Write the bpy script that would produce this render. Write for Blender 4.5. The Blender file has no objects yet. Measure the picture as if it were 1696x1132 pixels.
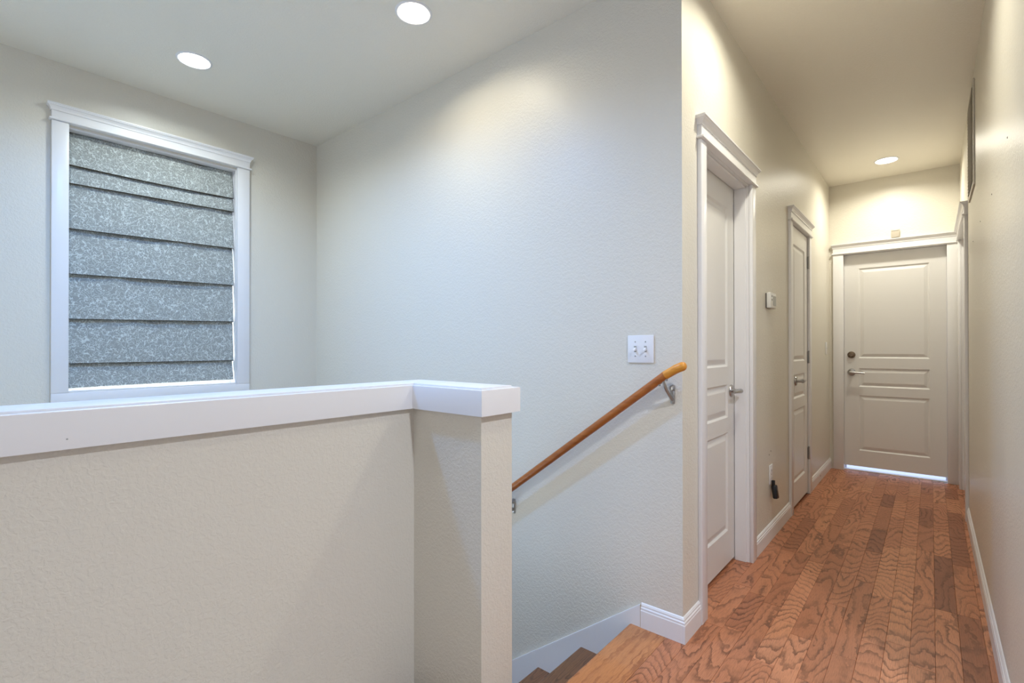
import bpy, bmesh, math, random
from mathutils import Vector, Matrix, Euler
random.seed(7)
S = bpy.context.scene
COL = S.collection

# ------------------------------------------------------------------ camera
YAW, PITCH, ROLL, CH = -0.7041, 0.004, -0.0009, 1.1619
fwd = Vector((math.sin(YAW), math.cos(YAW), 0)); right = Vector((math.cos(YAW), -math.sin(YAW), 0)); up = Vector((0, 0, 1))
f2 = fwd*math.cos(PITCH) + up*math.sin(PITCH); u2 = up*math.cos(PITCH) - fwd*math.sin(PITCH)
r3 = right*math.cos(ROLL) + u2*math.sin(ROLL); u3 = u2*math.cos(ROLL) - right*math.sin(ROLL)
cd = bpy.data.cameras.new('camera'); cam = bpy.data.objects.new('camera', cd); COL.objects.link(cam)
cd.sensor_width = 36; cd.lens = 817.22/1696*36; cd.shift_y = 6.8/1696; cd.clip_start = 0.02
cam.matrix_world = Matrix(((r3.x, u3.x, -f2.x, 0), (r3.y, u3.y, -f2.y, 0), (r3.z, u3.z, -f2.z, CH), (0, 0, 0, 1)))
S.camera = cam

# ------------------------------------------------------------------ world and exposure
w = bpy.data.worlds.new('sky'); S.world = w; w.use_nodes = True
bg = w.node_tree.nodes['Background']; bg.inputs[0].default_value = (0.62, 0.72, 1.0, 1); bg.inputs[1].default_value = 0.9
S.view_settings.view_transform = 'Standard'; S.view_settings.look = 'None'; S.view_settings.gamma = 1
S.view_settings.use_curve_mapping = False
S.view_settings.exposure = 0.30

COOL = (.88, .98, 1.0); BLUE = (0.13, 0.41, 1.0); NEUT = (1.0, .92, .74); WARM = (1.0, .96, .82); HALL = (1.0, .965, .82); ROOM = (.80, .86, 1.0)
DAY = (.81, .89, 1.0)
def area(name, loc, rot, size, watts, color, sy=None, parent=None):
    l = bpy.data.lights.new(name, 'AREA'); l.energy = watts; l.color = color
    if sy: l.shape = 'RECTANGLE'; l.size = size; l.size_y = sy
    else: l.shape = 'DISK'; l.size = size
    o = bpy.data.objects.new(name, l); COL.objects.link(o); o.location = loc; o.rotation_euler = rot
    if parent: o.parent = parent
    return o
# daylight standing in the two windows of the living room behind the camera
area('window_daylight', (-1.25, -3.42, 1.6), (math.radians(-90), 0, 0), 3.8, 115, DAY, 1.6)
area('window_daylight', (3.32, -0.9, 1.45), (0, math.radians(90), 0), 1.6, 2, (0.72, 0.82, 1.0), 2.2)
# added fill for the right wall, in an invented opening left of the frame
area('upper_fill', (-3.66, -.975, 1.675), (0, math.radians(-90), 0), 1.2, 7, (.50, .70, 1.0), 1.0)
# fill added on the lower floor to brighten stairwell and ceiling, no window known
area('lower_fill', (-3.66, -.65, -1.45), (0, math.radians(-90), 0), 1.4, 27, (.72, .86, 1.0), 1.6)
# recessed lamps: (x, y, watts, colour)
LAMPS = [(-3.022, .915, 8, COOL, 'cool white recessed downlight in the ceiling near the shaded window'),
         (-1.820, 1.442, 4.6, NEUT, 'warm white recessed downlight in the ceiling at the top edge, above the stair'),
         (-0.277, 5.121, 11.2, WARM, 'warm recessed downlight in the hall ceiling before the end door'),
         (-2.12, .59, 29, BLUE, 'cool white recessed downlight above the stairwell nearest the half wall'),
         (-0.35, 2.22, 10.3, HALL, 'warm recessed downlight at the near end of the hall ceiling'),
         (0.75, 0.87, 41, ROOM, 'warm recessed downlight over the living room beside the hall')]

# ------------------------------------------------------------------ dimensions
XW, YC, ZC, XC, YE, XR = -3.602, 1.92, 2.713, -.7485, 5.619, .189
T = .14

# ------------------------------------------------------------------ materials
def mat(name, color=(.8, .8, .8), rough=.5, metal=0, bump=None, spec=.5):
    m = bpy.data.materials.new(name); m.use_nodes = True
    nt = m.node_tree; b = nt.nodes['Principled BSDF']
    b.inputs['Base Color'].default_value = (*color, 1); b.inputs['Roughness'].default_value = rough
    b.inputs['Metallic'].default_value = metal; b.inputs['Specular IOR Level'].default_value = spec
    if bump:
        sc, st, dist, det = bump
        tc = nt.nodes.new('ShaderNodeTexCoord'); n = nt.nodes.new('ShaderNodeTexNoise')
        n.inputs['Scale'].default_value = sc; n.inputs['Detail'].default_value = det
        nt.links.new(tc.outputs['Object'], n.inputs['Vector'])
        bp = nt.nodes.new('ShaderNodeBump'); bp.inputs['Strength'].default_value = st; bp.inputs['Distance'].default_value = dist
        nt.links.new(n.outputs['Fac'], bp.inputs['Height']); nt.links.new(bp.outputs['Normal'], b.inputs['Normal'])
    return m
def N(nt, t, **k):
    n = nt.nodes.new(t)
    for a, v in k.items():
        if a in n.inputs: n.inputs[a].default_value = v
        else: setattr(n, a, v)
    return n
def mathn(nt, op, a, b=None, c=None):
    n = nt.nodes.new('ShaderNodeMath'); n.operation = op
    for i, v in enumerate((a, b, c)):
        if v is None: continue
        if isinstance(v, (int, float)): n.inputs[i].default_value = v
        else: nt.links.new(v, n.inputs[i])
    return n.outputs[0]
def ramp(nt, fac, stops):
    r = nt.nodes.new('ShaderNodeValToRGB'); e = r.color_ramp.elements
    while len(e) < len(stops): e.new(.5)
    for i, (p, c) in enumerate(stops): e[i].position = p; e[i].color = (*c, 1)
    nt.links.new(fac, r.inputs[0]); return r.outputs[0]
def mixc(nt, fac, a, b, mode='MIX'):
    n = nt.nodes.new('ShaderNodeMix'); n.data_type = 'RGBA'; n.blend_type = mode
    for i, v in ((0, fac), (6, a), (7, b)):
        if isinstance(v, (int, float)): n.inputs[i].default_value = v
        elif isinstance(v, tuple): n.inputs[i].default_value = (*v, 1)
        else: nt.links.new(v, n.inputs[i])
    return n.outputs[2]

def wall_paint(name, c):
    m = mat(name, c, .36, spec=.5); nt = m.node_tree; b = nt.nodes['Principled BSDF']
    tc = N(nt, 'ShaderNodeTexCoord')
    n1 = N(nt, 'ShaderNodeTexNoise', Scale=95.0, Detail=2.0, Roughness=.5)
    n1.inputs['Distortion'].default_value = .6
    nt.links.new(tc.outputs['Object'], n1.inputs['Vector'])
    r = ramp(nt, n1.outputs['Fac'], [(.42, (0, 0, 0)), (.60, (1, 1, 1))])
    bp = N(nt, 'ShaderNodeBump', Strength=.45, Distance=.0011)
    nt.links.new(r, bp.inputs['Height']); nt.links.new(bp.outputs['Normal'], b.inputs['Normal'])
    return m
M_WALL = wall_paint('beige_wall_paint', (.75, .71, .615))
M_CEIL = wall_paint('beige_ceiling_paint', (.86, .82, .72))
M_TRIM = mat('white_trim_paint', (.84, .83, .83), .32, bump=(30, .05, .002, 2))
M_DOOR = mat('white_door_paint', (.80, .785, .76), .38, bump=(40, .05, .002, 2))
M_PLASTIC = mat('white_plastic', (.86, .86, .87), .3)
M_SLOT = mat('dark_slot', (.05, .05, .05), .6)
M_NICKEL = mat('satin_nickel', (.42, .41, .40), .28, 1)
M_BRONZE = mat('aged_bronze', (.22, .17, .12), .35, 1)
M_BLACK = mat('black_plastic', (.008, .008, .009), .35)
M_SCREEN = mat('lcd_screen', (.34, .34, .31), .3)
M_GAP = mat('shadow_gap', (.10, .09, .08), .8)
M_TAN = mat('unpainted_board_edge', (.55, .46, .33), .7)
M_HOLE = mat('brown_dent', (.18, .12, .08), .9)
M_VINYL = mat('white_vinyl', (.85, .87, .9), .4)
M_LOWER = mat('beige_lower_carpet', (.82, .80, .76), .95, bump=(300, .5, .004, 2))

def oak(name, stops, line, tone_amt=.28, long_axis='Y', freq=(11, 1.7), lines=7.0, ky=0):
    m = bpy.data.materials.new(name); m.use_nodes = True; nt = m.node_tree; b = nt.nodes['Principled BSDF']
    tc = N(nt, 'ShaderNodeTexCoord'); oi = N(nt, 'ShaderNodeObjectInfo')
    rnd = oi.outputs['Random']
    wn = N(nt, 'ShaderNodeTexWhiteNoise'); wn.noise_dimensions = '1D'; nt.links.new(rnd, wn.inputs['W'])
    sc = N(nt, 'ShaderNodeVectorMath', operation='SCALE'); sc.inputs['Scale'].default_value = 40
    nt.links.new(wn.outputs['Color'], sc.inputs[0])
    ad = N(nt, 'ShaderNodeVectorMath', operation='ADD')
    nt.links.new(tc.outputs['Object'], ad.inputs[0]); nt.links.new(sc.outputs[0], ad.inputs[1])
    mp = N(nt, 'ShaderNodeMapping'); mp.inputs['Scale'].default_value = (freq[0], freq[1], 1)
    nt.links.new(ad.outputs[0], mp.inputs['Vector'])
    n1 = N(nt, 'ShaderNodeTexNoise', Scale=1.0, Detail=1.2, Roughness=.45)
    nt.links.new(mp.outputs[0], n1.inputs['Vector'])
    # fine wobble along the grain makes the flame edges ragged
    mp2 = N(nt, 'ShaderNodeMapping'); mp2.inputs['Scale'].default_value = (60, 28, 1); nt.links.new(ad.outputs[0], mp2.inputs['Vector'])
    n2 = N(nt, 'ShaderNodeTexNoise', Scale=1.0, Detail=2.0); nt.links.new(mp2.outputs[0], n2.inputs['Vector'])
    wob = mathn(nt, 'MULTIPLY', mathn(nt, 'SUBTRACT', n2.outputs['Fac'], .5), .55)
    # number of growth lines changes from plank to plank
    dens = mathn(nt, 'ADD', mathn(nt, 'MULTIPLY', wn.outputs['Value'], lines*1.3), lines)
    v = mathn(nt, 'ADD', mathn(nt, 'MULTIPLY', n1.outputs['Fac'], dens), wob)
    if ky:   # flame figure: growth lines cross the board in chevrons, denser on some boards
        sx = N(nt, 'ShaderNodeSeparateXYZ'); nt.links.new(tc.outputs['Object'], sx.inputs[0])
        sc2 = N(nt, 'ShaderNodeSeparateXYZ'); nt.links.new(wn.outputs['Color'], sc2.inputs[0])
        kk = mathn(nt, 'MULTIPLY', mathn(nt, 'SUBTRACT', sc2.outputs[1], .5), ky*2.0)
        v = mathn(nt, 'ADD', v, mathn(nt, 'MULTIPLY', sx.outputs[1], kk))
    v2 = mathn(nt, 'MULTIPLY', v, 1.5)
    fr = mathn(nt, 'FRACT', v2)
    lf = ramp(nt, fr, [(0, (.9, .9, .9)), (.08, (1, 1, 1)), (.30, (.22, .22, .22)), (.55, (0, 0, 0)), (.93, (0, 0, 0)), (1, (.9, .9, .9))])
    # lines fade in places
    n3 = N(nt, 'ShaderNodeTexNoise', Scale=7.0, Detail=2.0); nt.links.new(ad.outputs[0], n3.inputs['Vector'])
    fade = ramp(nt, n3.outputs['Fac'], [(.30, (.35, .35, .35)), (.62, (1, 1, 1))])
    # pores: short fine streaks
    mp4 = N(nt, 'ShaderNodeMapping'); mp4.inputs['Scale'].default_value = (520, 26, 1); nt.links.new(ad.outputs[0], mp4.inputs['Vector'])
    n4 = N(nt, 'ShaderNodeTexNoise', Scale=1.0, Detail=2.0); nt.links.new(mp4.outputs[0], n4.inputs['Vector'])
    pore = ramp(nt, n4.outputs['Fac'], [(.36, (0, 0, 0)), (.52, (1, 1, 1))])
    base = ramp(nt, rnd, stops)
    n5 = N(nt, 'ShaderNodeTexNoise', Scale=5.0, Detail=2.0); nt.links.new(ad.outputs[0], n5.inputs['Vector'])
    base = mixc(nt, mathn(nt, 'MULTIPLY', n5.outputs['Fac'], .35), base, (.30, .115, .055))
    lm = mathn(nt, 'MULTIPLY', mathn(nt, 'MULTIPLY', lf, fade), .74)
    c = mixc(nt, lm, base, line)
    pf = mathn(nt, 'MULTIPLY', mathn(nt, 'SUBTRACT', 1.0, pore), .30)
    c = mixc(nt, pf, c, line)
    nt.links.new(c, b.inputs['Base Color'])
    rr = mathn(nt, 'ADD', mathn(nt, 'MULTIPLY', lm, .12), .36)
    nt.links.new(rr, b.inputs['Roughness']); b.inputs['Specular IOR Level'].default_value = .42
    bp = N(nt, 'ShaderNodeBump', Strength=.12, Distance=.0006); nt.links.new(pore, bp.inputs['Height'])
    nt.links.new(bp.outputs['Normal'], b.inputs['Normal'])
    return m
M_OAK = oak('red_oak_plank', [(0, (.28, .096, .044)), (.10, (.42, .155, .072)), (.35, (.54, .215, .104)), (.7, (.60, .245, .12)), (1, (.68, .30, .15))], (.09, .030, .015), freq=(9.0, 1.8), lines=3.4, ky=13)
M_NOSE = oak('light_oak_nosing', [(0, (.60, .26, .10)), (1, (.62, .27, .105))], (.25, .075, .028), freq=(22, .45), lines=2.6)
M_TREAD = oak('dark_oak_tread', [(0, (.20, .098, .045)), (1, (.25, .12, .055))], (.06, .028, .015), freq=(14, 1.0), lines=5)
M_RAIL = mat('stained_rail_wood', (.40, .125, .022), .28)
M_RAILEND = mat('honey_rail_wood', (.72, .30, .035), .28)
for m_, c1, c2 in ((M_RAIL, (.44, .14, .026), (.33, .095, .018)), (M_RAILEND, (.76, .33, .04), (.62, .235, .03))):
    nt = m_.node_tree; tc = N(nt, 'ShaderNodeTexCoord'); mp = N(nt, 'ShaderNodeMapping'); mp.inputs['Scale'].default_value = (6, 90, 60); mp.inputs['Rotation'].default_value = (0, .64, 0)
    nt.links.new(tc.outputs['Object'], mp.inputs[0]); n = N(nt, 'ShaderNodeTexNoise', Scale=1.0, Detail=3.0); nt.links.new(mp.outputs[0], n.inputs[0])
    nt.links.new(ramp(nt, n.outputs['Fac'], [(.35, c1), (.65, c2)]), nt.nodes['Principled BSDF'].inputs['Base Color'])

def shade_fabric():
    m = bpy.data.materials.new('vine_patterned_fabric'); m.use_nodes = True; nt = m.node_tree; b = nt.nodes['Principled BSDF']
    tc = N(nt, 'ShaderNodeTexCoord')
    n = N(nt, 'ShaderNodeTexNoise', Scale=38.0, Detail=.5, Roughness=.4); n.inputs['Distortion'].default_value = .8
    nt.links.new(tc.outputs['Object'], n.inputs['Vector'])
    d = mathn(nt, 'ABSOLUTE', mathn(nt, 'SUBTRACT', n.outputs['Fac'], .5))
    l1 = ramp(nt, d, [(.014, (1, 1, 1)), (.034, (0, 0, 0))])
    n2 = N(nt, 'ShaderNodeTexNoise', Scale=54.0, Detail=.3); n2.inputs['Distortion'].default_value = 1.0
    mp = N(nt, 'ShaderNodeMapping'); mp.inputs['Location'].default_value = (4, 9, 3); nt.links.new(tc.outputs['Object'], mp.inputs[0]); nt.links.new(mp.outputs[0], n2.inputs[0])
    d2 = mathn(nt, 'ABSOLUTE', mathn(nt, 'SUBTRACT', n2.outputs['Fac'], .52))
    l2 = ramp(nt, d2, [(.010, (1, 1, 1)), (.034, (0, 0, 0))])
    ln = mathn(nt, 'MAXIMUM', l1, l2)
    c = mixc(nt, ln, (.30, .315, .295), (.58, .625, .595))
    nt.links.new(c, b.inputs['Base Color']); b.inputs['Roughness'].default_value = .75
    b.inputs['Sheen Weight'].default_value = .2
    bp = N(nt, 'ShaderNodeBump', Strength=.25, Distance=.0008); nt.links.new(ln, bp.inputs['Height']); nt.links.new(bp.outputs['Normal'], b.inputs['Normal'])
    return m
M_FAB = shade_fabric()
M_HEM_SHADOW = mat('brown_hem_shadow', (.07, .055, .035), .9)  # darkness under each hem, painted onto the turned-back fabric
def emit(name, c, s):
    m = bpy.data.materials.new(name); m.use_nodes = True; nt = m.node_tree; nt.nodes.remove(nt.nodes['Principled BSDF'])
    e = nt.nodes.new('ShaderNodeEmission'); e.inputs[0].default_value = (*c, 1); e.inputs[1].default_value = s
    nt.links.new(e.outputs[0], nt.nodes['Material Output'].inputs[0]); return m
M_GLASS = bpy.data.materials.new('window_glass'); M_GLASS.use_nodes = True
_b = M_GLASS.node_tree.nodes['Principled BSDF']; _b.inputs['Transmission Weight'].default_value = 1; _b.inputs['Roughness'].default_value = .02; _b.inputs['IOR'].default_value = 1.05

# ------------------------------------------------------------------ helpers (all coordinates are world metres)
ORG = {}
def box(bm, x0, x1, y0, y1, z0, z1, bev=0):
    if x0 > x1: x0, x1 = x1, x0
    if y0 > y1: y0, y1 = y1, y0
    if z0 > z1: z0, z1 = z1, z0
    r = bmesh.ops.create_cube(bm, size=1)['verts']
    for v in r: v.co = Vector((x0 + (v.co.x+.5)*(x1-x0), y0 + (v.co.y+.5)*(y1-y0), z0 + (v.co.z+.5)*(z1-z0)))
    if bev:
        es = list({e for v in r for e in v.link_edges})
        bmesh.ops.bevel(bm, geom=es, offset=bev, segments=2, affect='EDGES', profile=.5)
def tube(bm, pts, rad, seg=16, caps=True):
    pts = [Vector(p) for p in pts]; rings = []
    rads = rad if isinstance(rad, (list, tuple)) else [rad]*len(pts)
    ref = None
    for i, p in enumerate(pts):
        d = (pts[min(i+1, len(pts)-1)] - pts[max(i-1, 0)]).normalized()
        if ref is None: ref = d.orthogonal().normalized()
        a = (ref - d*ref.dot(d)).normalized(); b = d.cross(a); ref = a
        rings.append([bm.verts.new(p + (a*math.cos(2*math.pi*k/seg) + b*math.sin(2*math.pi*k/seg))*rads[i]) for k in range(seg)])
    for A, B in zip(rings, rings[1:]):
        for k in range(seg): bm.faces.new((A[k], A[(k+1) % seg], B[(k+1) % seg], B[k]))
    if caps: bm.faces.new(rings[0][::-1]); bm.faces.new(rings[-1])
def lathe(bm, c, prof, axis='Z', seg=40):
    """prof: list of (radius, height along axis)"""
    c = Vector(c); rings = []
    for r, h in prof:
        ring = []
        for k in range(seg):
            a = 2*math.pi*k/seg; u, v = r*math.cos(a), r*math.sin(a)
            o = {'Z': Vector((u, v, h)), 'Y': Vector((u, h, v)), 'X': Vector((h, u, v))}[axis]
            ring.append(bm.verts.new(c+o))
        rings.append(ring)
    for A, B in zip(rings, rings[1:]):
        for k in range(seg): bm.faces.new((A[k], A[(k+1) % seg], B[(k+1) % seg], B[k]))
    return rings
def obj(name, bm, m, parent=None, org=None, smooth=False, label=None):
    bmesh.ops.recalc_face_normals(bm, faces=bm.faces)
    me = bpy.data.meshes.new(name)
    if parent is not None: o0 = ORG[parent.name]
    elif org is not None: o0 = Vector(org)
    else:
        xs = [v.co for v in bm.verts]
        o0 = Vector(((min(v.x for v in xs)+max(v.x for v in xs))/2, (min(v.y for v in xs)+max(v.y for v in xs))/2, min(v.z for v in xs)))
    for v in bm.verts: v.co -= o0
    bm.to_mesh(me); bm.free()
    if smooth:
        for p in me.polygons: p.use_smooth = True
        me.set_sharp_from_angle(angle=math.radians(38))
    for mm in (m if isinstance(m, (list, tuple)) else [m]): me.materials.append(mm)
    o = bpy.data.objects.new(name, me); COL.objects.link(o)
    if parent is not None: o.parent = parent
    else: o.location = o0
    ORG[o.name] = o0
    if label: o['label'] = label
    return o
def empty(name, loc, **k):
    o = bpy.data.objects.new(name, None); COL.objects.link(o); o.location = loc; ORG[o.name] = Vector(loc)
    o.empty_display_size = .05
    return tag(o, **k)
def tag(o, label=None, cat=None, group=None, kind=None):
    if label: o['label'] = label
    if cat: o['category'] = cat
    if group: o['group'] = group
    if kind: o['kind'] = kind
    return o
def struct(name, bm, m, label, cat, org=None):
    return tag(obj(name, bm, m, org=org), label, cat, kind='structure')
BM = bmesh.new

# ------------------------------------------------------------------ room shell
bm = BM(); box(bm, XW-T, XW, -3.5, -1.5, -2.75, ZC); box(bm, XW-T, XW, .2, .482, -2.75, ZC); box(bm, XW-T, XW, -1.5, .2, -2.75, -2.2); box(bm, XW-T, XW, -1.5, .2, -.7, 1.05); box(bm, XW-T, XW, -.45, .2, 1.05, 2.3); box(bm, XW-T, XW, -1.5, .2, 2.3, ZC); box(bm, XW-T, XW, 1.346, YC+T, -2.75, ZC)  # the two openings beside the shaded window are added for the fill lights
box(bm, XW-T, XW, .482, 1.346, -2.75, .921); box(bm, XW-T, XW, .482, 1.346, 2.375, ZC)
struct('wall_left', bm, M_WALL, 'pale wall left of the stairwell, with the shaded window', 'wall')
bm = BM(); box(bm, XW, XC, YC, YC+T, -2.75, ZC)
struct('wall_stair', bm, M_WALL, 'large blank pale wall behind the handrail and light switches', 'wall')
# hall left wall with two door openings
D1 = (2.149, 2.865, 2.04); D2 = (3.885, 4.515, 2.04)
bm = BM(); x0, x1 = XC-.12, XC
box(bm, x0, x1, YC+T, D1[0], 0, ZC); box(bm, x0, x1, D1[1], D2[0], 0, ZC); box(bm, x0, x1, D2[1], YE, 0, ZC)
for d in (D1, D2): box(bm, x0, x1, d[0], d[1], d[2], ZC)
struct('wall_hall', bm, M_WALL, 'beige wall on the left of the hall with two white doors', 'wall')
# end wall with door opening
D3 = (-.638, .109, 2.045)
bm = BM(); box(bm, XC-.12, D3[0], YE, YE+.12, 0, ZC); box(bm, D3[1], XR+T, YE, YE+.12, 0, ZC); box(bm, D3[0], D3[1], YE, YE+.12, D3[2], ZC)
struct('wall_end', bm, M_WALL, 'cream wall at the far end of the hall, above and beside the end door', 'wall')
D4 = (4.53, 5.44, 2.04)
bm = BM(); box(bm, XR, XR+T, 1.80, D4[0], 0, ZC); box(bm, XR, XR+T, D4[1], YE, 0, ZC); box(bm, XR, XR+T, D4[0], D4[1], D4[2], ZC)
struct('wall_right', bm, M_WALL, 'wall on the right of the hall, seen edge-on at the right of the picture', 'wall')
# living room behind and right of the camera
bm = BM(); box(bm, XR+T, 3.4, 1.80, 1.94, 0, ZC)
struct('wall_living_room', bm, M_WALL, 'living room wall turning right from the hall, outside the frame', 'wall')
bm = BM()
box(bm, 3.4, 3.54, -3.5, -2.0, 0, ZC); box(bm, 3.4, 3.54, .2, 1.94, 0, ZC); box(bm, 3.4, 3.54, -2.0, .2, 0, .65); box(bm, 3.4, 3.54, -2.0, .2, 2.25, ZC)
struct('wall_far_right', bm, M_WALL, 'living room side wall with a window opening, outside the frame', 'wall')
bm = BM()
box(bm, XW-T, -3.2, -3.64, -3.5, -2.75, ZC); box(bm, .7, 3.54, -3.64, -3.5, 0, ZC); box(bm, -3.2, .7, -3.64, -3.5, -2.75, .9); box(bm, -3.2, .7, -3.64, -3.5, 2.3, ZC)
struct('wall_back', bm, M_WALL, 'living room back wall with a wide window opening, outside the frame', 'wall')
# ceiling with holes for the recessed cans
def ceiling():
    bm = BM(); R, H = .074, .16
    X0, X1, Y0, Y1 = XW-T, 3.54, -3.64, YE+.12
    cells = []
    h = .12
    xs = sorted({X0, X1} | {l[0]-h for l in LAMPS} | {l[0]+h for l in LAMPS}); ys = sorted({Y0, Y1} | {l[1]-h for l in LAMPS} | {l[1]+h for l in LAMPS})
    vc = {}
    def V(x, y):
        k = (round(x, 5), round(y, 5))
        if k not in vc: vc[k] = bm.verts.new((x, y, ZC))
        return vc[k]
    for L in LAMPS:   # ring of quads between the circle and the square frame around each can
        n = 40; inner = []; outer = []
        for k in range(n):
            a = 2*math.pi*k/n + math.pi/n; c, s = math.cos(a), math.sin(a)
            m_ = max(abs(c), abs(s)); inner.append(bm.verts.new((L[0]+R*c, L[1]+R*s, ZC))); outer.append(bm.verts.new((L[0]+h*c/m_, L[1]+h*s/m_, ZC)))
        for k in range(n): bm.faces.new((inner[k], inner[(k+1) % n], outer[(k+1) % n], outer[k]))
        # four small corners
        for sx in (-1, 1):
            for sy in (-1, 1):
                cand = sorted(outer, key=lambda v: (v.co.x-(L[0]+sx*h))**2 + (v.co.y-(L[1]+sy*h))**2)[:2]
                bm.faces.new((cand[0], cand[1], bm.verts.new((L[0]+sx*h, L[1]+sy*h, ZC))))
    for i in range(len(xs)-1):
        for j in range(len(ys)-1):
            cx, cy = (xs[i]+xs[i+1])/2, (ys[j]+ys[j+1])/2
            if any(abs(cx-L[0]) < h-1e-6 and abs(cy-L[1]) < h-1e-6 for L in LAMPS):
                continue
            bm.faces.new((V(xs[i], ys[j]), V(xs[i+1], ys[j]), V(xs[i+1], ys[j+1]), V(xs[i], ys[j+1])))
    for f in bm.faces:
        f.normal_update()
        if f.normal.z > 0: f.normal_flip()
    # upper skin keeps daylight out
    box(bm, X0, X1, Y0, Y1, ZC+H, ZC+H+.05)
    return bm
def raw(name, bm, m, org):
    me = bpy.data.meshes.new(name)
    for v in bm.verts: v.co -= Vector(org)
    bm.to_mesh(me); bm.free(); me.materials.append(m)
    o = bpy.data.objects.new(name, me); COL.objects.link(o); o.location = org; ORG[o.name] = Vector(org); return o
c_ = raw('ceiling', ceiling(), M_CEIL, (0, 0, ZC)); tag(c_, 'smooth beige ceiling over stairwell and hall', 'ceiling', kind='structure')

# ------------------------------------------------------------------ floor: subfloor and planks
bm = BM(); box(bm, -1.36, 3.4, -3.5, 1.222, -.28, -.008); box(bm, XW, -1.36, -3.5, -2.05, -.28, -.008); box(bm, -.95, 3.4, 1.222, YC-.0005, -.28, -.008); box(bm, XC-.13, XR, YC+.0001, YE, -.28, -.008); box(bm, XC-.9, 1.3, YC+T, YE, -.28, -.008)
floor = struct('floor', bm, mat('brown_subfloor', (.16, .07, .04), .9), 'red oak plank floor of the hall and landing', 'floor', org=(0, 3, 0))
P0, PW = -.812, .0746
known = {3: [2.461], 4: [1.55, 1.99, 2.35], 5: [2.261, 3.46], 6: [3.592, 4.125], 7: [2.994, 3.464, 3.93], 8: [2.39, 2.863], 9: [2.449, 3.678, 4.271], 10: [2.893], 11: [3.632], 12: [2.892]}
def plank(bm, x0, x1, y0, y1, dz=0):
    g, b = .0002, .0009
    vs = []
    for z, i in ((-.008, 0), (-b+dz, 0), (dz, b)):
        vs.append([bm.verts.new((x, y, z)) for x, y in ((x0+g+i, y0+g+i), (x1-g-i, y0+g+i), (x1-g-i, y1-g-i), (x0+g+i, y1-g-i))])
    for A, B in zip(vs, vs[1:]):
        for k in range(4): bm.faces.new((A[k], A[(k+1) % 4], B[(k+1) % 4], B[k]))
    bm.faces.new(vs[-1])
rowy1 = lambda k: YE + .118 if -.63 < P0+(k+.5)*PW < .10 else YE - .001
for k in range(-1, 15):
    xa, xb = P0+k*PW, P0+(k+1)*PW
    ys = list(known.get(k, []))
    ylo = .95 if k >= 0 else YC+.02
    if k == 0: ylo = .95
    y = (min(ys) if ys else random.uniform(1.9, 2.5))
    if not ys: ys.append(y)
    while y > ylo: y -= random.uniform(.35, .85); ys.append(y)
    y = max(ys)
    while y < YE: y += random.uniform(.35, .80); ys.append(y)
    ys = sorted(ys)
    for a, b_ in zip(ys, ys[1:]):
        a, b_ = max(a, ylo), min(b_, rowy1(k))
        if b_-a < .03: continue
        xa2, xb2 = xa, xb
        if k == -1:
            if not (D1[0] < b_ and a < D1[1]) and not (D2[0] < b_ and a < D2[1]): continue
            for d in (D1, D2):
                aa, bb = max(a, d[0]), min(b_, d[1])
                if bb-aa > .03: bm = BM(); plank(bm, xa, xb, aa, bb); obj('floor_plank', bm, M_OAK, floor)
            continue
        if k == 0:   # runs up to the wall beyond the landing corner
            pass
        if k >= 13: xb2 = min(xb, XR-.001)
        if xb2-xa2 < .01: continue
        bm = BM(); plank(bm, xa2, xb2, a, b_, random.uniform(-.0002, .0002)); obj('floor_plank', bm, M_OAK, floor)
bm = BM(); box(bm, -1.3615, 3.4, -3.5, .9495, -.0075, .004); box(bm, XR+.02, 3.4, .9495, 1.80, -.0075, .004)  # carpet added out of view to bounce light onto the ceiling
struct('floor_living_room', bm, mat('tan_bounce_carpet', (.50, .40, .33), .95, bump=(300, .4, .004, 2)), 'tan carpet added to bounce light upward, living room floor outside the frame', 'floor')
# planks and slab inside the closet and side rooms seen under doors
bm = BM(); plank(bm, XC-.9, P0-PW, YC+.2, 5.2); plank(bm, XR, 1.3, 4.4, 5.6); o = obj('room_planks', bm, M_OAK, floor); o['kind'] = 'stuff'
# closed, unlit rooms behind the two hall doors and the right side door
bm = BM(); box(bm, XC-.95, XC-.9, YC+T, YE+.12, 0, ZC); box(bm, XC-.9, XC-.12, 3.3, 3.4, 0, ZC); box(bm, XC-.95, XC-.12, YE+.02, YE+.12, 0, ZC)
struct('wall_closet', bm, M_WALL, 'back walls of the rooms behind the hall doors, out of sight', 'wall')
bm = BM(); box(bm, 1.25, 1.3, 4.2, YE+.12, 0, ZC); box(bm, XR+T, 1.3, 4.2, 4.25, 0, ZC); box(bm, XR+T, 1.3, YE, YE+.12, 0, ZC)
struct('wall_side_room', bm, M_WALL, 'walls of the room behind the right hall door, out of sight', 'wall')

# ------------------------------------------------------------------ half wall with cap
HX, HJ, HE, HK = -1.362, 1.08, -1.04, 1.223    # face, jog face, end face, back face
bm = BM(); pts = [(HX, -1.9), (HX, HJ), (HE, HJ), (HE, HK), (HX-.143, HK), (HX-.143, -1.9)]
def prism(bm, pts, z0, z1):
    lo = [bm.verts.new((x, y, z0)) for x, y in pts]; hi = [bm.verts.new((x, y, z1)) for x, y in pts]
    n = len(pts); bm.faces.new(lo[::-1]); bm.faces.new(hi)
    for k in range(n): bm.faces.new((lo[k], lo[(k+1) % n], hi[(k+1) % n], hi[k]))
prism(bm, pts, -.28, 1.016)
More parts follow.
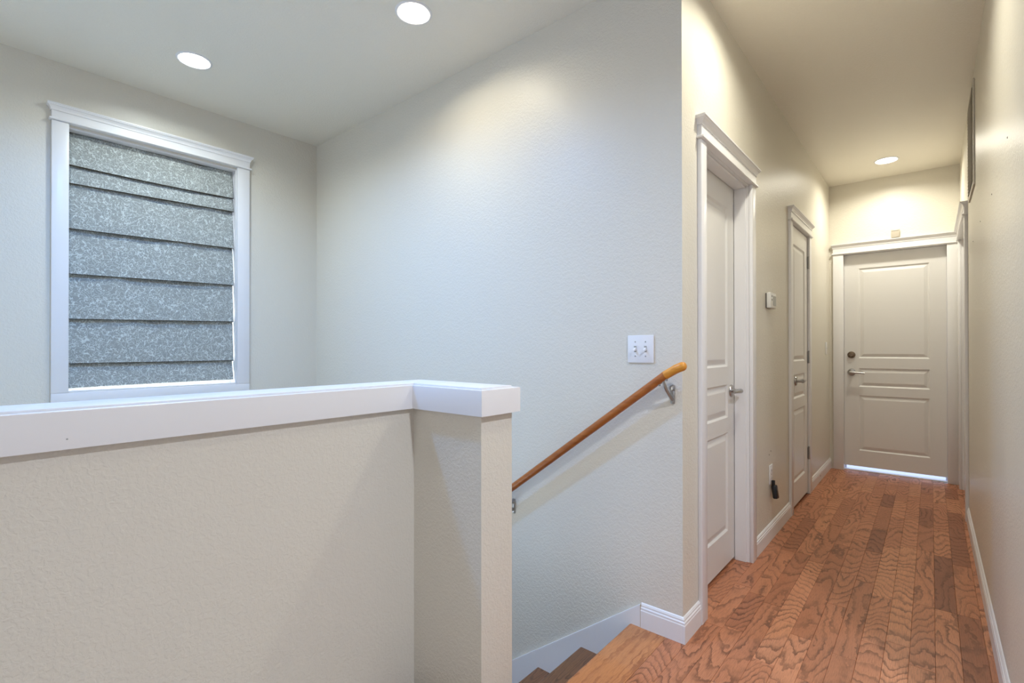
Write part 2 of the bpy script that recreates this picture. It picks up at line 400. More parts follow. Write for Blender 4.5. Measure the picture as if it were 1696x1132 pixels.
# closes the stairwell behind the camera
box(bm, XW, HX-.143, -2.05, -1.9, -2.75, 1.016)
half = struct('wall_half', bm, M_WALL, 'beige half wall with a short return guarding the stairwell, in the foreground', 'half wall', org=(HX, HJ, 0))
o_ = .0195; t_ = .018
A_ = (HX+o_, HJ-.0215); B_ = (HE+.022, HJ-.0215); Cc = (HE+.022, HK+.017); D_ = (HX-.143-.017, HK+.017)
Z0c, Z1c = .955, 1.034
def board(name, pts, z0, z1, bev=.0025, label=None):
    bm = BM(); prism(bm, pts, z0, z1)
    es = [e for e in bm.edges if abs(e.verts[0].co.z-z1) < 1e-6 and abs(e.verts[1].co.z-z1) < 1e-6]
    bmesh.ops.bevel(bm, geom=es, offset=bev, segments=2, affect='EDGES', profile=.5)
    return obj(name, bm, M_TRIM, half, smooth=True, label=label)
g = .0004
board('apron_board', [(A_[0], -1.88), A_, (A_[0]-t_, A_[1]+t_), (A_[0]-t_, -1.88)], Z0c, Z1c)
board('apron_board', [(A_[0]+g, A_[1]), B_, (B_[0]-t_, B_[1]+t_), (A_[0]-t_+g, A_[1]+t_)], Z0c, Z1c)
board('apron_board', [(B_[0], B_[1]+g), Cc, (Cc[0]-t_, Cc[1]-t_), (B_[0]-t_, B_[1]+t_+g)], Z0c, Z1c)
board('apron_board', [(Cc[0]-g, Cc[1]), D_, (D_[0]+t_, D_[1]-t_), (Cc[0]-t_-g, Cc[1]-t_)], Z0c, Z1c)
board('apron_board', [(D_[0], D_[1]-g), (D_[0], -1.88), (D_[0]+t_, -1.88), (D_[0]+t_, D_[1]-t_-g)], Z0c, Z1c)
i_ = .020
board('cap_board', [(A_[0]-i_, -1.88), (A_[0]-i_, A_[1]+i_), (D_[0]+i_, D_[1]-i_), (D_[0]+i_, -1.88)], 1.0162, 1.0395, .002)
board('cap_board', [(A_[0]-i_+g, A_[1]+i_), (B_[0]-i_, B_[1]+i_), (Cc[0]-i_, Cc[1]-i_), (D_[0]+i_+g, D_[1]-i_)], 1.0162, 1.0395, .002)

# ------------------------------------------------------------------ trim: crowned casing builder
def head(s0, s1, z0, axis, plane, out, htot=.095, ov=.02, base=.02):
    """cornice over an opening: s = coordinate along the wall, out = +1/-1 direction the trim stands proud"""
    bm = BM()
    hb, hf = .013, htot-.013-.036
    prof = [(.005, z0), (.010, z0+.003), (.010, z0+.010), (.005, z0+hb), (0, z0+hb), (0, z0+hb+hf),
            (.004, z0+hb+hf), (.004, z0+hb+hf+.004), (.006, z0+hb+hf+.012), (.011, z0+hb+hf+.020), (.018, z0+hb+hf+.025), (.018, z0+hb+hf+.028), (.022, z0+hb+hf+.030), (.022, z0+htot)]
    rings = []
    for d, z in prof:
        e = min(d, ov); a, b_ = s0-e, s1+e
        p0, p1 = plane, plane+out*(base+d)
        if axis == 'Y': q = [(p0, a, z), (p1, a, z), (p1, b_, z), (p0, b_, z)]
        else: q = [(a, p0, z), (a, p1, z), (b_, p1, z), (b_, p0, z)]
        rings.append([bm.verts.new(v) for v in q])
    for A, B in zip(rings, rings[1:]):
        for k in range(4): bm.faces.new((A[k], A[(k+1) % 4], B[(k+1) % 4], B[k]))
    bm.faces.new(rings[0]); bm.faces.new(rings[-1])
    return bm
def bxa(bm, axis, plane, d0, d1, s0, s1, z0, z1, bev=0):
    if axis == 'Y': box(bm, plane+d0, plane+d1, s0, s1, z0, z1, bev)
    else: box(bm, s0, s1, plane+d0, plane+d1, z0, z1, bev)

def panel_door(root, axis, face, out, s0, s1, z0, z1, stile=.115, thick=.036, rows=((1.06, 1.905), (.79, .965), (.19, .71))):
    """slab of stiles and rails with a raised panel in each opening"""
    bm = BM(); F = lambda d: face - out*d
    def bb(a, b_, c, d): bxa(bm, axis, 0, F(0), F(thick), a, b_, c, d)
    bb(s0, s0+stile, z0, z1); bb(s1-stile, s1, z0, z1)
    zs = sorted(rows); prev = z0
    for lo, hi in zs: bb(s0+stile, s1-stile, prev, lo); prev = hi
    bb(s0+stile, s1-stile, prev, z1)
    slab = obj('slab', bm, M_DOOR, root)
    for lo, hi in rows:
        bm = BM(); rings = []
        for i, d in ((0, 0), (.004, .0035), (.010, .009), (.016, .009), (.038, .002), (.042, .0015)):
            q = []
            for s, z in ((s0+stile+i, lo+i), (s1-stile-i, lo+i), (s1-stile-i, hi-i), (s0+stile+i, hi-i)):
                q.append(bm.verts.new((F(d), s, z) if axis == 'Y' else (s, F(d), z)))
            rings.append(q)
        for A, B in zip(rings, rings[1:]):
            for k in range(4): bm.faces.new((A[k], A[(k+1) % 4], B[(k+1) % 4], B[k]))
        bm.faces.new(rings[-1])
        back = [bm.verts.new((F(.03), v.co.y, v.co.z) if axis == 'Y' else (v.co.x, F(.03), v.co.z)) for v in rings[0]]
        for k in range(4): bm.faces.new((rings[0][k], back[k], back[(k+1) % 4], rings[0][(k+1) % 4]))
        bm.faces.new(back)
        obj('panel', bm, M_DOOR, slab)
    return slab
def casing_set(root, axis, plane, out, o0, o1, w0, w1, ztop, zb=0, htot=.095, depth=.12, stop=None, base=.018, ov=.02):
    for a, b_ in ((o0-w0, o0+.004), (o1-.004, o1+w1)):
        bm = BM(); bxa(bm, axis, plane, 0, out*base, a, b_, zb, ztop, .0025); obj('side_casing', bm, M_TRIM, root, smooth=True)
    obj('head_casing', head(o0-w0, o1+w1, ztop, axis, plane, out, htot, ov, base+.001), M_TRIM, root)
    bm = BM(); j = .004
    bxa(bm, axis, plane, out*-.0005, -out*depth, o0, o0+j, zb, ztop); bxa(bm, axis, plane, out*-.0005, -out*depth, o1-j, o1, zb, ztop)
    bxa(bm, axis, plane, out*-.0005, -out*depth, o0+j, o1-j, ztop-.003, ztop+.0)
    if stop:
        a, b_ = stop
        bxa(bm, axis, plane, -out*a, -out*b_, o0+j, o0+j+.011, zb, ztop-.003, .002); bxa(bm, axis, plane, -out*a, -out*b_, o1-j-.011, o1-j, zb, ztop-.003, .002)
        bxa(bm, axis, plane, -out*a, -out*b_, o0+j, o1-j, ztop-.014, ztop-.003, .002)
    obj('jamb', bm, M_TRIM, root)
def lever(root, axis, face, out, s, z, dirn, m=M_NICKEL, length=.105, flat=False, droop=0):
    def P(d, ss, zz): return (face+out*d, ss, zz) if axis == 'Y' else (ss, face+out*d, zz)
    bm = BM(); lathe(bm, P(0, s, z), [(0, 0), (.033, 0), (.033, out*.004), (.030, out*.009), (.018, out*.011), (.012, out*.013), (0.0, out*.013)], 'X' if axis == 'Y' else 'Y', 28)
    r = obj('rosette', bm, m, root, smooth=True)
    bm = BM(); tube(bm, [P(.010, s, z), P(.050, s, z)], .0105, 18)
    pts = [P(.048, s-dirn*.008, z), P(.050, s+dirn*.015, z), P(.050, s+dirn*.05, z-droop*.4), P(.047, s+dirn*length, z-droop)]
    tube(bm, pts, [.0125, .011, .0085, .007], 16)
    obj('lever_handle', bm, m, root, smooth=True)
def hinge(root, axis, plane, out, s, z):
    def P(d, ss, zz): return (plane+out*d, ss, zz) if axis == 'Y' else (ss, plane+out*d, zz)
    bm = BM(); tube(bm, [P(.008, s, z-.045), P(.008, s, z+.045)], .0065, 12)
    for dz in (-.047, .047): tube(bm, [P(.008, s, z+dz-.002), P(.008, s, z+dz+.002)], .0078, 12)
    bxa(bm, axis, plane, 0, out*.003, s-.018, s+.018, z-.044, z+.044)
    obj('hinge', bm, M_NICKEL, root, smooth=True)

# door 1: nearest, recessed, opens away
d = empty('door_1', (XC, 2.5, 0), label='nearest white panel door in the hall left wall, set deep in its frame', cat='door', kind='structure')
casing_set(d, 'Y', XC, 1, D1[0], D1[1], .062, .068, D1[2], stop=(.015, .074))
panel_door(d, 'Y', -.825, 1, D1[0]+.0055, D1[1]-.0055, .016, D1[2]-.005, .115)
lever(d, 'Y', -.825, 1, 2.797, .928, -1, length=.10)
# door 2: narrow closet door, flush, opens into the hall
d = empty('door_2', (XC, 4.2, 0), label='narrow white closet door, second on the hall left wall, hinges on its right', cat='door', kind='structure')
casing_set(d, 'Y', XC, 1, D2[0], D2[1], .062, .068, D2[2], htot=.095)
panel_door(d, 'Y', XC-.001, 1, D2[0]+.007, D2[1]-.007, .02, D2[2]-.008, .105)
lever(d, 'Y', XC-.001, 1, 4.05, .918, 1, length=.10)
for z in (1.833, 1.085, .325): hinge(d, 'Y', XC, 1, D2[1]-.006, z)
# door 3: end of hall
d = empty('door_3', (-.26, YE, 0), label='white panel door closing the far end of the hall, daylight under it', cat='door', kind='structure')
casing_set(d, 'X', YE, -1, D3[0], D3[1], .078, .068, D3[2], stop=(.088, .12), ov=.012)
panel_door(d, 'X', YE+.045, -1, D3[0]+.0055, D3[1]-.0055, .040, D3[2]-.005, .112)
lever(d, 'X', YE+.045, -1, -.577, .925, 1, droop=.006)
bm = BM(); lathe(bm, (-.577, YE+.045, 1.09), [(0, 0), (.032, 0), (.032, -.008), (.028, -.016), (.018, -.018), (.016, -.022), (0, -.022)], 'Y', 28)
obj('deadbolt', bm, M_BRONZE, d, smooth=True, label='round bronze deadbolt above the lever')
bm = BM(); box(bm, D3[0], D3[1], YE+.03, YE+.30, -.006, .006, .002)
obj('threshold', bm, mat('pale_threshold', (.75, .76, .80), .4), d, label='pale sill lit by daylight under the door')
# door 4: right wall, far end
d = empty('door_4', (XR, 5.0, 0), label='side door with white casing at the far end of the right wall, seen edge-on', cat='door', kind='structure')
casing_set(d, 'Y', XR, -1, D4[0], D4[1], .075, .075, D4[2], stop=(.055, .12), ov=.012)
panel_door(d, 'Y', XR+.015, -1, D4[0]+.0055, D4[1]-.0055, .012, D4[2]-.005, .115)
# daylight porch behind the end door
area('porch_daylight', (-.26, YE+.75, 1.6), (math.radians(-25), 0, 0), 1.0, 20, (.50, .62, 1.0), 1.0)

# ------------------------------------------------------------------ baseboards
def baseboard(name, path, label, h=.100, close=False):
    """path: list of (x, y, nx, ny) on the wall line, profile pushed out along n"""
    prof = [(0.0135, 0), (.0135, h-.030), (.0115, h-.026), (.0115, h-.019), (.0080, h-.015), (.0080, h-.009), (.0045, h-.003), (.0008, h)]
    bm = BM(); rings = []
    for x, y, nx, ny in path:
        rings.append([bm.verts.new((x+nx*d_, y+ny*d_, z)) for d_, z in [(0, 0)]+prof])
    for A, B in zip(rings, rings[1:]):
        n = len(A)
        for k in range(n): bm.faces.new((A[k], A[(k+1) % n], B[(k+1) % n], B[k]))
    bm.faces.new(rings[0]); bm.faces.new(rings[-1])
    return struct(name, bm, M_TRIM, label, 'baseboard')
baseboard('baseboard_stair', [(-.922, YC, 0, -1), (XC-.0001, YC, 0, -1)], 'short white baseboard at the top step, up to the wall corner')
bpy.data.objects['baseboard_stair'].data  # mitre piece follows
baseboard('baseboard_corner', [(XC, YC, 0, -1), (XC, YC, 1, -1), (XC, YC+.0001, 1, 0), (XC, D1[0]-.062, 1, 0)], 'short white baseboard between the wall corner and the nearest door')
baseboard('baseboard_hall', [(XC, D1[1]+.068, 1, 0), (XC, D2[0]-.062, 1, 0)], 'white baseboard between the two doors of the hall left wall')
baseboard('baseboard_hall_end', [(XC, D2[1]+.068, 1, 0), (XC, YE-.001, 1, 0)], 'scuffed white baseboard past the narrow closet door')
baseboard('baseboard_right', [(XR, 1.8, -1, 0), (XR, D4[0]-.075, -1, 0)], 'long white baseboard along the right wall')
bm = BM(); box(bm, -.9245, -.9222, YC-.0125, YC-.001, .002, .094)
struct('trim_1', bm, M_TAN, 'unpainted tan edge where the stair skirt meets the baseboard', 'trim')
# scuffs on the far baseboard
bm = BM(); lathe(bm, (XC+.0137, 5.0, .045), [(0, .0004), (.005, .0004), (.009, 0)], 'X', 10)
tag(obj('scuff_mark', bm, M_HOLE), 'small dark scuff on the far hall baseboard', 'mark')

# ------------------------------------------------------------------ stair
ST0 = -.976; RUN, RISE = .2445, .1935
stair = empty('staircase', (-1.3, 1.57, -.2), label='wooden stair going down to the left behind the half wall', cat='staircase')
bm = BM(); r_ = .013
def tread_mesh(bm, x0, x1, y0, y1, zt, th=.027):
    n = 6; pts = [(x1, zt), (x1, zt-th)]
    pts += [(x0+r_ - r_*math.sin(math.pi*k/n), zt-th/2 - (th/2)*math.cos(math.pi*k/n)) for k in range(n+1)]
    A = [bm.verts.new((x, y0, z)) for x, z in pts]; B = [bm.verts.new((x, y1, z)) for x, z in pts]; m_ = len(pts)
    bm.faces.new(A); bm.faces.new(B[::-1])
    for k in range(m_): bm.faces.new((A[k], A[(k+1) % m_], B[(k+1) % m_], B[k]))
tread_mesh(bm, ST0, P0-.0005, HK+.001, YC-.0005, .0)
obj('landing_nosing', bm, M_NOSE, stair, smooth=True, label='light orange oak nosing at the top step')
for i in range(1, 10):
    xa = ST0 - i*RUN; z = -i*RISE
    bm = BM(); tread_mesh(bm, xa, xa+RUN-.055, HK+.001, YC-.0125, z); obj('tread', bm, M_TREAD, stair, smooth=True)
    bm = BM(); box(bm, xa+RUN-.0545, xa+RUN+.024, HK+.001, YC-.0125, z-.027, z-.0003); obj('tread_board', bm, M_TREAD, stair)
    bm = BM(); box(bm, xa+RUN+.026, xa+RUN+.038, HK+.001, YC-.0125, z+.0005, z+RISE-.0275); obj('riser', bm, M_TRIM, stair)
# skirt board follows the slope
bm = BM(); sl = RISE/RUN*.94
zt = lambda x: .095 + (x+.9245)*.741
xs0, xs1 = -3.3, -.9245
q = [(xs1, zt(xs1)), (xs0, zt(xs0)), (xs0, zt(xs0)-.5), (xs1, -.32)]
A = [bm.verts.new((x, YC-.012, z)) for x, z in q]; B = [bm.verts.new((x, YC-.0005, z)) for x, z in q]
bm.faces.new(A); bm.faces.new(B[::-1])
for k in range(4): bm.faces.new((A[k], A[(k+1) % 4], B[(k+1) % 4], B[k]))
es = [e for e in bm.edges if all(abs(v.co.z-zt(v.co.x)) < 1e-4 for v in e.verts)]
bmesh.ops.bevel(bm, geom=es, offset=.002, segments=2, affect='EDGES')
struct('trim_2', bm, M_TRIM, 'white skirt board sloping down beside the stair treads', 'skirt board')
# landing fascia, lower floor and lower enclosure of the stairwell
bm = BM(); box(bm, XW, HX-.143, HJ, HK, -2.75, -.30); box(bm, HX-.143, HX, -1.9, HK, -2.75, -.28); box(bm, HX, -.95, HJ, HK, -2.75, -.28)
struct('wall_lower', bm, M_WALL, 'lower stairwell walls below the landing, out of sight', 'wall')
bm = BM(); box(bm, XW, -1.0, -2.0, YC, -2.75, -2.70)
struct('floor_lower', bm, M_LOWER, 'lower floor at the foot of the stairwell', 'floor')

# ------------------------------------------------------------------ handrail
rail = empty('handrail', (-1.2, YC, .9), label='round orange-brown wooden handrail sloping down along the stair wall', cat='handrail')
RY, RR = 1.857, .0168
m_s = .742
rc = lambda x: .856 + (x+1.063)*m_s - .004
bm = BM(); xa = -.792
tube(bm, [(xa, RY, rc(xa)), (-3.0, RY, rc(-3.0))], RR, 24); obj('rail', bm, M_RAIL, rail, smooth=True)
bm = BM(); xe = -.722
p0 = Vector((xa+.0005, RY, rc(xa)+.0003)); p1 = Vector((-.748, RY, rc(xa)+.026)); p2 = Vector((xe, RY, rc(xa)+.037)); 
tube(bm, [p0, p0.lerp(p1, .5), p1, p2, p2+Vector((.008, 0, .002)), p2+Vector((.0125, 0, .003))], [.0169, .0172, .0176, .0176, .0145, .008], 24)
obj('rail_end', bm, M_RAILEND, rail, smooth=True, label='lighter honey-coloured end piece of the rail')
def bracket(x):
    zc = rc(x)-.0; zb = zc-.098
    bm = BM(); box(bm, x-.009, x+.009, YC-.006, YC-.0005, zb-.022, zb+.052, .003)
    lathe(bm, (x, YC-.006, zb-.013), [(0, -.004), (.004, -.004), (.006, 0)], 'Y', 12)
    tube(bm, [(x, YC-.005, zb+.040), (x, YC-.020, zb+.042)], [.012, .009], 14)
    tube(bm, [(x, YC-.006, zb-.006), (x-.002, YC-.022, zb+.008), (x-.008, YC-.045, zb+.036), (x-.012, RY, zb+.066), (x-.014, RY, zc-RR-.0)], [.006, .0065, .0065, .006, .006], 12)
    b_ = Vector((x-.014, RY, zc-RR-.010)); dv = Vector((1, 0, m_s)).normalized()
    tube(bm, [b_-dv*.030, b_+dv*.022], .0052, 12)
    for s in (-1, 1): tube(bm, [b_+dv*(.018*s-.003)-Vector((0, 0, .008)), b_+dv*(.018*s-.003)+Vector((0, 0, .002))], .0062, 10)
    obj('bracket', bm, M_NICKEL, rail, smooth=True)
bracket(-.787); bracket(-1.617); bracket(-2.55)

# ------------------------------------------------------------------ window with casing and roman shade
W0, W1, WZ0, WZ1 = .482, 1.346, .921, 2.375
win = empty('window_1', (XW, .914, WZ0), label='tall window with white casing and crown, left of the stairwell', cat='window', kind='structure')
bm = BM(); box(bm, XW+.0003, XW+.023, W0-.068, W0+.003, WZ0-.003, WZ1+.012, .0025); obj('side_casing', bm, M_TRIM, win, smooth=True)
bm = BM(); box(bm, XW+.0003, XW+.023, W1-.003, W1+.075, WZ0-.003, WZ1+.012, .0025); obj('side_casing', bm, M_TRIM, win, smooth=True)
bm = BM(); box(bm, XW+.0003, XW+.023, W0-.068, W1+.075, WZ0-.075, WZ0-.0035, .0025); obj('bottom_casing', bm, M_TRIM, win, smooth=True)
obj('head_casing', head(W0-.068, W1+.075, WZ1+.0125, 'Y', XW+.0003, 1, .088, .018, .024), M_TRIM, win)
bm = BM(); j = .006
box(bm, XW-.0005, XW-T, W0, W0+j, WZ0, WZ1); box(bm, XW-.0005, XW-T, W1-j, W1, WZ0, WZ1); box(bm, XW-.0005, XW-T, W0+j, W1-j, WZ0, WZ0+j); box(bm, XW-.0005, XW-T, W0+j, W1-j, WZ1-j, WZ1)
obj('jamb', bm, M_TRIM, win)
bm = BM(); fx0, fx1, fw = XW-.125, XW-.085, .045; a0, a1, b0, b1 = W0+j, W1-j, WZ0+j, WZ1-j
box(bm, fx0, fx1, a0, a0+fw, b0, b1); box(bm, fx0, fx1, a1-fw, a1, b0, b1); box(bm, fx0, fx1, a0+fw, a1-fw, b0, b0+fw); box(bm, fx0, fx1, a0+fw, a1-fw, b1-fw, b1)
box(bm, fx0, fx1, a0+fw, a1-fw, 1.62, 1.66)
obj('sash', bm, M_VINYL, win)
for z0, z1 in ((b0+fw, 1.62), (1.66, b1-fw)):
    bm = BM(); box(bm, XW-.108, XW-.104, a0+fw, a1-fw, z0, z1); obj('pane', bm, M_GLASS, win)
area('window_daylight', (XW-.35, .914, 1.2), (0, math.radians(-90), 0), 1.0, 130, (.85, .92, 1.0), 1.3)

shade = empty('roman_shade', (XW-.03, .914, 2.36), label='grey roman shade with pale vine pattern, lowered inside the window', cat='window shade')
bm = BM(); box(bm, XW-.084, XW-.060, W0+.009, W1-.016, WZ1-.040, WZ1-.0065, .002); obj('headrail', bm, M_GAP, shade)
YL, YR = W0+.009, W1-.0105
folds = [(2.181, 2.187), (2.079, 2.096), (1.828, 1.845), (1.577, 1.594), (1.327, 1.345), (1.080, 1.081), (.940, .948)]
prev = (WZ1-.0095, WZ1-.0105)
for i, (zl, zr) in enumerate(folds):
    bm = BM(); NU, NV = 60, 26; first = i == 0; last = i == len(folds)-1
    rnd = random.Random(i*13+5); ph = [rnd.uniform(0, 6.28) for _ in range(8)]
    sag = .006 if i == 0 else 0
    grid = []
    for u in range(NU+1):
        s = u/NU; y = YL + (YR-YL)*s
        top = prev[0] + (prev[1]-prev[0])*s + (.014 if not first else 0); bot = zl + (zr-zl)*s - (sag*math.sin(math.pi*s) if i == 0 else 0)
        col = []
        for v in range(NV+1):
            t = v/NV; z = top + (bot-top)*t
            # hangs from behind the fold above, swells forward, lower edge stands proud
            x = XW-.054 + .028*min(1, t*1.15)**.75
            wr = .0022*math.sin(7*s+ph[0]) + .0018*math.sin(17*s+ph[1]+2*t) + .0012*math.sin(31*s+ph[2]-3*t) + .0010*math.sin(9*t+11*s+ph[3])
            edge = min(1, t/.08)
            x += wr*(1-t**3)*(.3+.7*edge)
            # pinched wave of the upper edge just under the hem above
            x += .0060*math.exp(-(t/.13)**2)*(math.sin(9*s+ph[4])+.6*math.sin(23*s+ph[5]))
            # loose diagonal wrinkles in the lower folds
            if i >= 2: x += .0020*math.exp(-((s-.25-.25*t-.1*math.sin(ph[6]))/.06)**2) - .0018*math.exp(-((s-.75+.2*t)/.05)**2)
            col.append(bm.verts.new((x, y, z)))
        # hem turned back under the fold
        xb = col[-1].co.x
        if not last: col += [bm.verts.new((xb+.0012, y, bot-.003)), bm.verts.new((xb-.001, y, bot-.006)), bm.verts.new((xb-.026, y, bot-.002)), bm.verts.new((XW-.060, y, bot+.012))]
        grid.append(col)
    for A, B in zip(grid, grid[1:]):
        for k in range(len(A)-1):
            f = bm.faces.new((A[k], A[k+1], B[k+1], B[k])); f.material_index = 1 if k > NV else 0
    ob = obj('fabric_fold', bm, (M_FAB, M_HEM_SHADOW), shade, smooth=False)
    for p in ob.data.polygons: p.use_smooth = True
    so = ob.modifiers.new('thickness', 'SOLIDIFY'); so.thickness = .0008; so.offset = -1
    prev = (zl, zr)
bm = BM(); tube(bm, [(XW-.040, YL, folds[-1][0]+.002), (XW-.040, YR, folds[-1][1]+.002)], .004, 8); obj('bottom_rod', bm, M_FAB, shade)

# ------------------------------------------------------------------ recessed lamps
for i, (x, y, wt, colr, lab) in enumerate(LAMPS):
    L = empty('recessed_light', (x, y, ZC), label=lab, cat='ceiling light')
    bm = BM(); lathe(bm, (x, y, ZC), [(.069, .001), (.070, -.003), (.075, -.0055), (.081, -.004), (.0845, -.0005), (.0845, .0005)]); obj('trim_ring', bm, M_PLASTIC, L, smooth=True)
    bm = BM(); lathe(bm, (x, y, ZC), [(.070, -.002), (.064, .014), (.060, .026)]); obj('baffle', bm, M_PLASTIC, L, smooth=True)
    bm = BM(); rr = lathe(bm, (x, y, ZC), [(.060, .026), (.045, .025), (.02, .0248)]); bm.faces.new(rr[-1]); obj('lens', bm, emit('lamp_lens', tuple(.5+.5*c for c in colr), 9), L)
    area('lamp_glow', (0, 0, .022), (0, 0, 0), .112, wt, colr, parent=L)

# ------------------------------------------------------------------ small wall items
sw = empty('light_switch', (-.9235, YC, 1.098), label='white two-toggle light switch plate above the handrail', cat='light switch')
bm = BM(); box(bm, -.9815, -.8655, YC-.007, YC-.0005, 1.098, 1.213, .0028); obj('plate', bm, M_PLASTIC, sw, smooth=True)
for cx, s in ((-.9465, 1), (-.9005, 1)):
    bm = BM(); box(bm, cx-.0055, cx+.0055, YC-.0078, YC-.0068, 1.143, 1.168); obj('slot', bm, M_SCREEN, sw)
    bm = BM()
    q = [(-.0045, 0, .006), (.0045, 0, .006), (.0045, 0, -.006), (-.0045, 0, -.006)]
    A = [bm.verts.new((cx+a, YC-.0078, 1.1555+c)) for a, b_, c in q]; B = [bm.verts.new((cx+a*.8, YC-.022, 1.149+c*.45)) for a, b_, c in q]
    bm.faces.new(A); bm.faces.new(B[::-1])
    for k in range(4): bm.faces.new((A[k], A[(k+1) % 4], B[(k+1) % 4], B[k]))
    obj('toggle', bm, M_PLASTIC, sw)
    for z in (1.1255, 1.1855):
        bm = BM(); lathe(bm, (cx, YC-.007, z), [(0, -.0012), (.0025, -.001), (.0032, 0)], 'Y', 12); obj('screw', bm, M_NICKEL, sw)

th = empty('thermostat', (XC, 3.27, 1.40), label='small white thermostat between the two left hall doors', cat='thermostat')
bm = BM(); box(bm, XC+.0004, XC+.006, 3.205, 3.335, 1.398, 1.485, .002); obj('back_plate', bm, M_GAP, th)
bm = BM(); box(bm, XC+.006, XC+.030, 3.202, 3.338, 1.396, 1.488, .005); obj('body', bm, mat('cream_plastic', (.78, .77, .72), .35), th, smooth=True)
bm = BM(); box(bm, XC+.030, XC+.0312, 3.255, 3.325, 1.412, 1.470, .0005); obj('display', bm, M_SCREEN, th)
bm = BM(); box(bm, XC+.030, XC+.032, 3.222, 3.230, 1.462, 1.470, .0006); box(bm, XC+.030, XC+.032, 3.222, 3.230, 1.44, 1.448, .0006); obj('button', bm, M_SLOT, th)

ou = empty('wall_outlet', (XC, 3.31, .335), label='white duplex outlet low on the hall left wall', cat='outlet')
bm = BM(); box(bm, XC+.0004, XC+.006, 3.275, 3.345, .332, .447, .0025); obj('plate', bm, M_PLASTIC, ou, smooth=True)
for z in (.412, .366):
    bm = BM(); box(bm, XC+.006, XC+.0075, 3.295, 3.325, z-.014, z+.014, .0006); rc_ = obj('receptacle', bm, M_PLASTIC, ou)
    bm = BM(); box(bm, XC+.0074, XC+.0079, 3.303, 3.3045, z-.004, z+.005); box(bm, XC+.0074, XC+.0079, 3.315, 3.3165, z-.004, z+.005); obj('slot', bm, M_SLOT, rc_)
bm = BM(); lathe(bm, (XC+.006, 3.31, .389), [(0, .0012), (.0025, .001), (.003, 0)], 'X', 10); obj('screw', bm, M_NICKEL, ou)

ad = empty('power_adapter', (XC+.02, 3.31, .36), label='black plug-in adapter hanging from the lower outlet socket', cat='adapter')
bm = BM(); box(bm, XC+.008, XC+.026, 3.300, 3.316, .318, .356, .004); obj('plug', bm, M_BLACK, ad, smooth=True)
bm = BM(); box(bm, -.014, .014, -.024, .024, -.046, .036, .008)
Mx = Matrix.Translation((XC+.024, 3.318, .290)) @ Matrix.Rotation(math.radians(-9), 4, 'X') @ Matrix.Rotation(math.radians(-9), 4, 'Y')
bm.transform(Mx); obj('body', bm, M_BLACK, ad, smooth=True)
# two patched screw holes above the outlet
for y, z in ((3.283, .512), (3.325, .528)):
    bm = BM(); lathe(bm, (XC+.0002, y, z), [(0, .0006), (.004, .0006), (.0055, 0)], 'X', 10)
    tag(obj('wall_dent', bm, M_HOLE), ('lower left' if y < 3.3 else 'upper right') + ' of the two small brown dents above the outlet', 'mark', 'dents above the outlet')
# blank switch plate near the end door
sp = empty('light_switch', (XC, 5.40, 1.10), label='small single switch plate on the left wall beside the end door', cat='light switch')
bm = BM(); box(bm, XC+.0004, XC+.0065, 5.365, 5.435, 1.095, 1.210, .0025); obj('plate', bm, M_PLASTIC, sp, smooth=True)
bm = BM(); box(bm, XC+.0065, XC+.013, 5.395, 5.405, 1.148, 1.162, .001); obj('toggle', bm, M_PLASTIC, sp)

# door sensor above the end door
se = empty('door_sensor', (-.239, YE, 2.155), label='small beige sensor box on the cornice above the end door', cat='sensor')
bm = BM(); box(bm, -.272, -.210, YE-.030, YE-.0005, 2.150, 2.222, .005); obj('housing', bm, mat('aged_plastic', (.50, .45, .37), .4), se, smooth=True)
bm = BM(); box(bm, -.268, -.214, YE-.0315, YE-.0295, 2.205, 2.2075); obj('seam', bm, M_GAP, se)

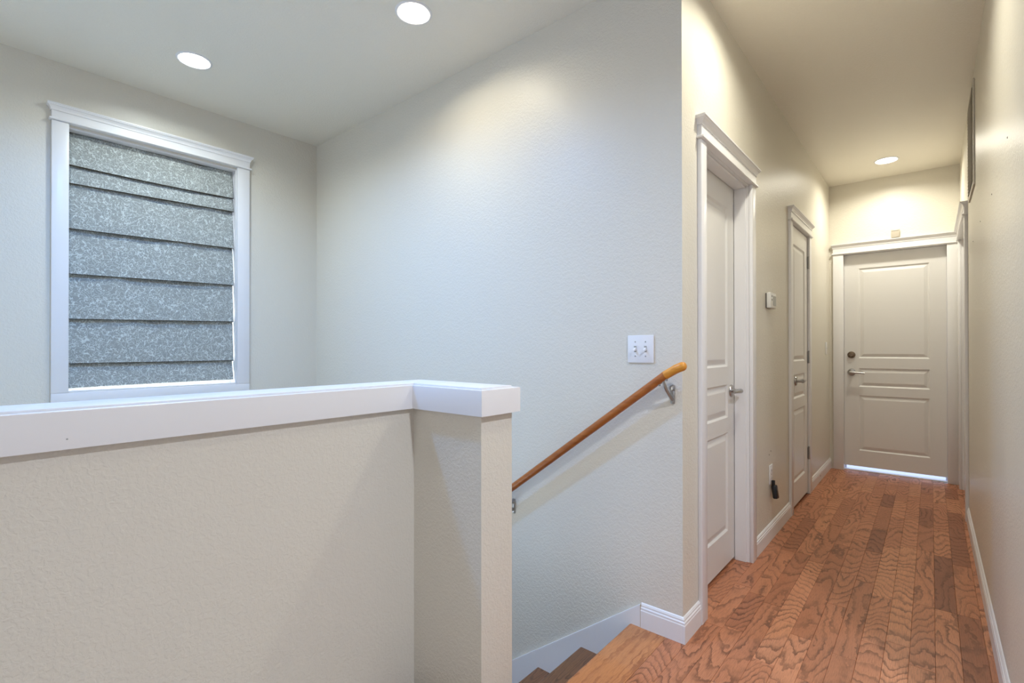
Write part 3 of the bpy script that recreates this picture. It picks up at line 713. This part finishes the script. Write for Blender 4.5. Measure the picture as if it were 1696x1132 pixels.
# return air grille high on the right wall
ve = empty('air_grille', (XR, 3.97, 2.06), label='tall louvered return air grille high on the right wall', cat='vent')
bm = BM(); y0, y1, z0, z1 = 3.735, 4.205, 2.065, 2.655
for a in ((y0, y0+.028, z0, z1), (y1-.028, y1, z0, z1), (y0+.028, y1-.028, z0, z0+.028), (y0+.028, y1-.028, z1-.028, z1)):
    box(bm, XR-.009, XR-.0005, a[0], a[1], a[2], a[3], .003)
M_GR = mat('cream_grille_metal', (.70, .66, .57), .45)
obj('frame', bm, M_GR, ve, smooth=True)
bm = BM(); box(bm, XR-.0015, XR-.0005, y0+.028, y1-.028, z0+.028, z1-.028); obj('backing', bm, M_SLOT, ve)
sm = None; nsl = 27
for i in range(nsl):
    z = z0+.038 + i*(z1-z0-.076)/(nsl-1)
    if sm is None:
        bm = BM(); A = [bm.verts.new(v) for v in ((XR-.002, y0+.026, z+.008), (XR-.013, y0+.026, z-.004), (XR-.0125, y0+.026, z-.0055), (XR-.002, y0+.026, z+.0065))]
        B = [bm.verts.new(v.co + Vector((0, y1-y0-.052, 0))) for v in A]; bm.faces.new(A); bm.faces.new(B[::-1])
        for k in range(4): bm.faces.new((A[k], A[(k+1) % 4], B[(k+1) % 4], B[k]))
        o0 = obj('slat', bm, M_GR, ve); sm = z
    else:
        o = o0.copy(); COL.objects.link(o); o.parent = ve; o.location = (0, 0, z-sm)
# nail holes in the right wall
for (y, z), lab in zip(((3.368, 1.786), (3.92, 1.777), (2.228, 1.833), (2.764, 1.778)),
        ('small wall anchor below the air grille on the right wall', 'small wall anchor farthest along the right wall', 'largest wall anchor, nearest on the right wall', 'small nail mark on the right wall between the anchors')):
    bm = BM(); lathe(bm, (XR-.0002, y, z), [(0, -.002), (.0025, -.0018), (.004, 0)], 'X', 12)
    tag(obj('wall_anchor', bm, M_NICKEL), lab, 'wall anchor')
# screw dent in the cap board apron
bm = BM(); lathe(bm, (HX+o_+.0001, .18, .976), [(0, .0003), (.0012, .0003), (.0018, 0)], 'X', 10)
tag(obj('nail_mark', bm, mat('grey_filler', (.45, .45, .45), .6)), 'tiny filled nail mark on the left end of the half wall cap', 'mark')
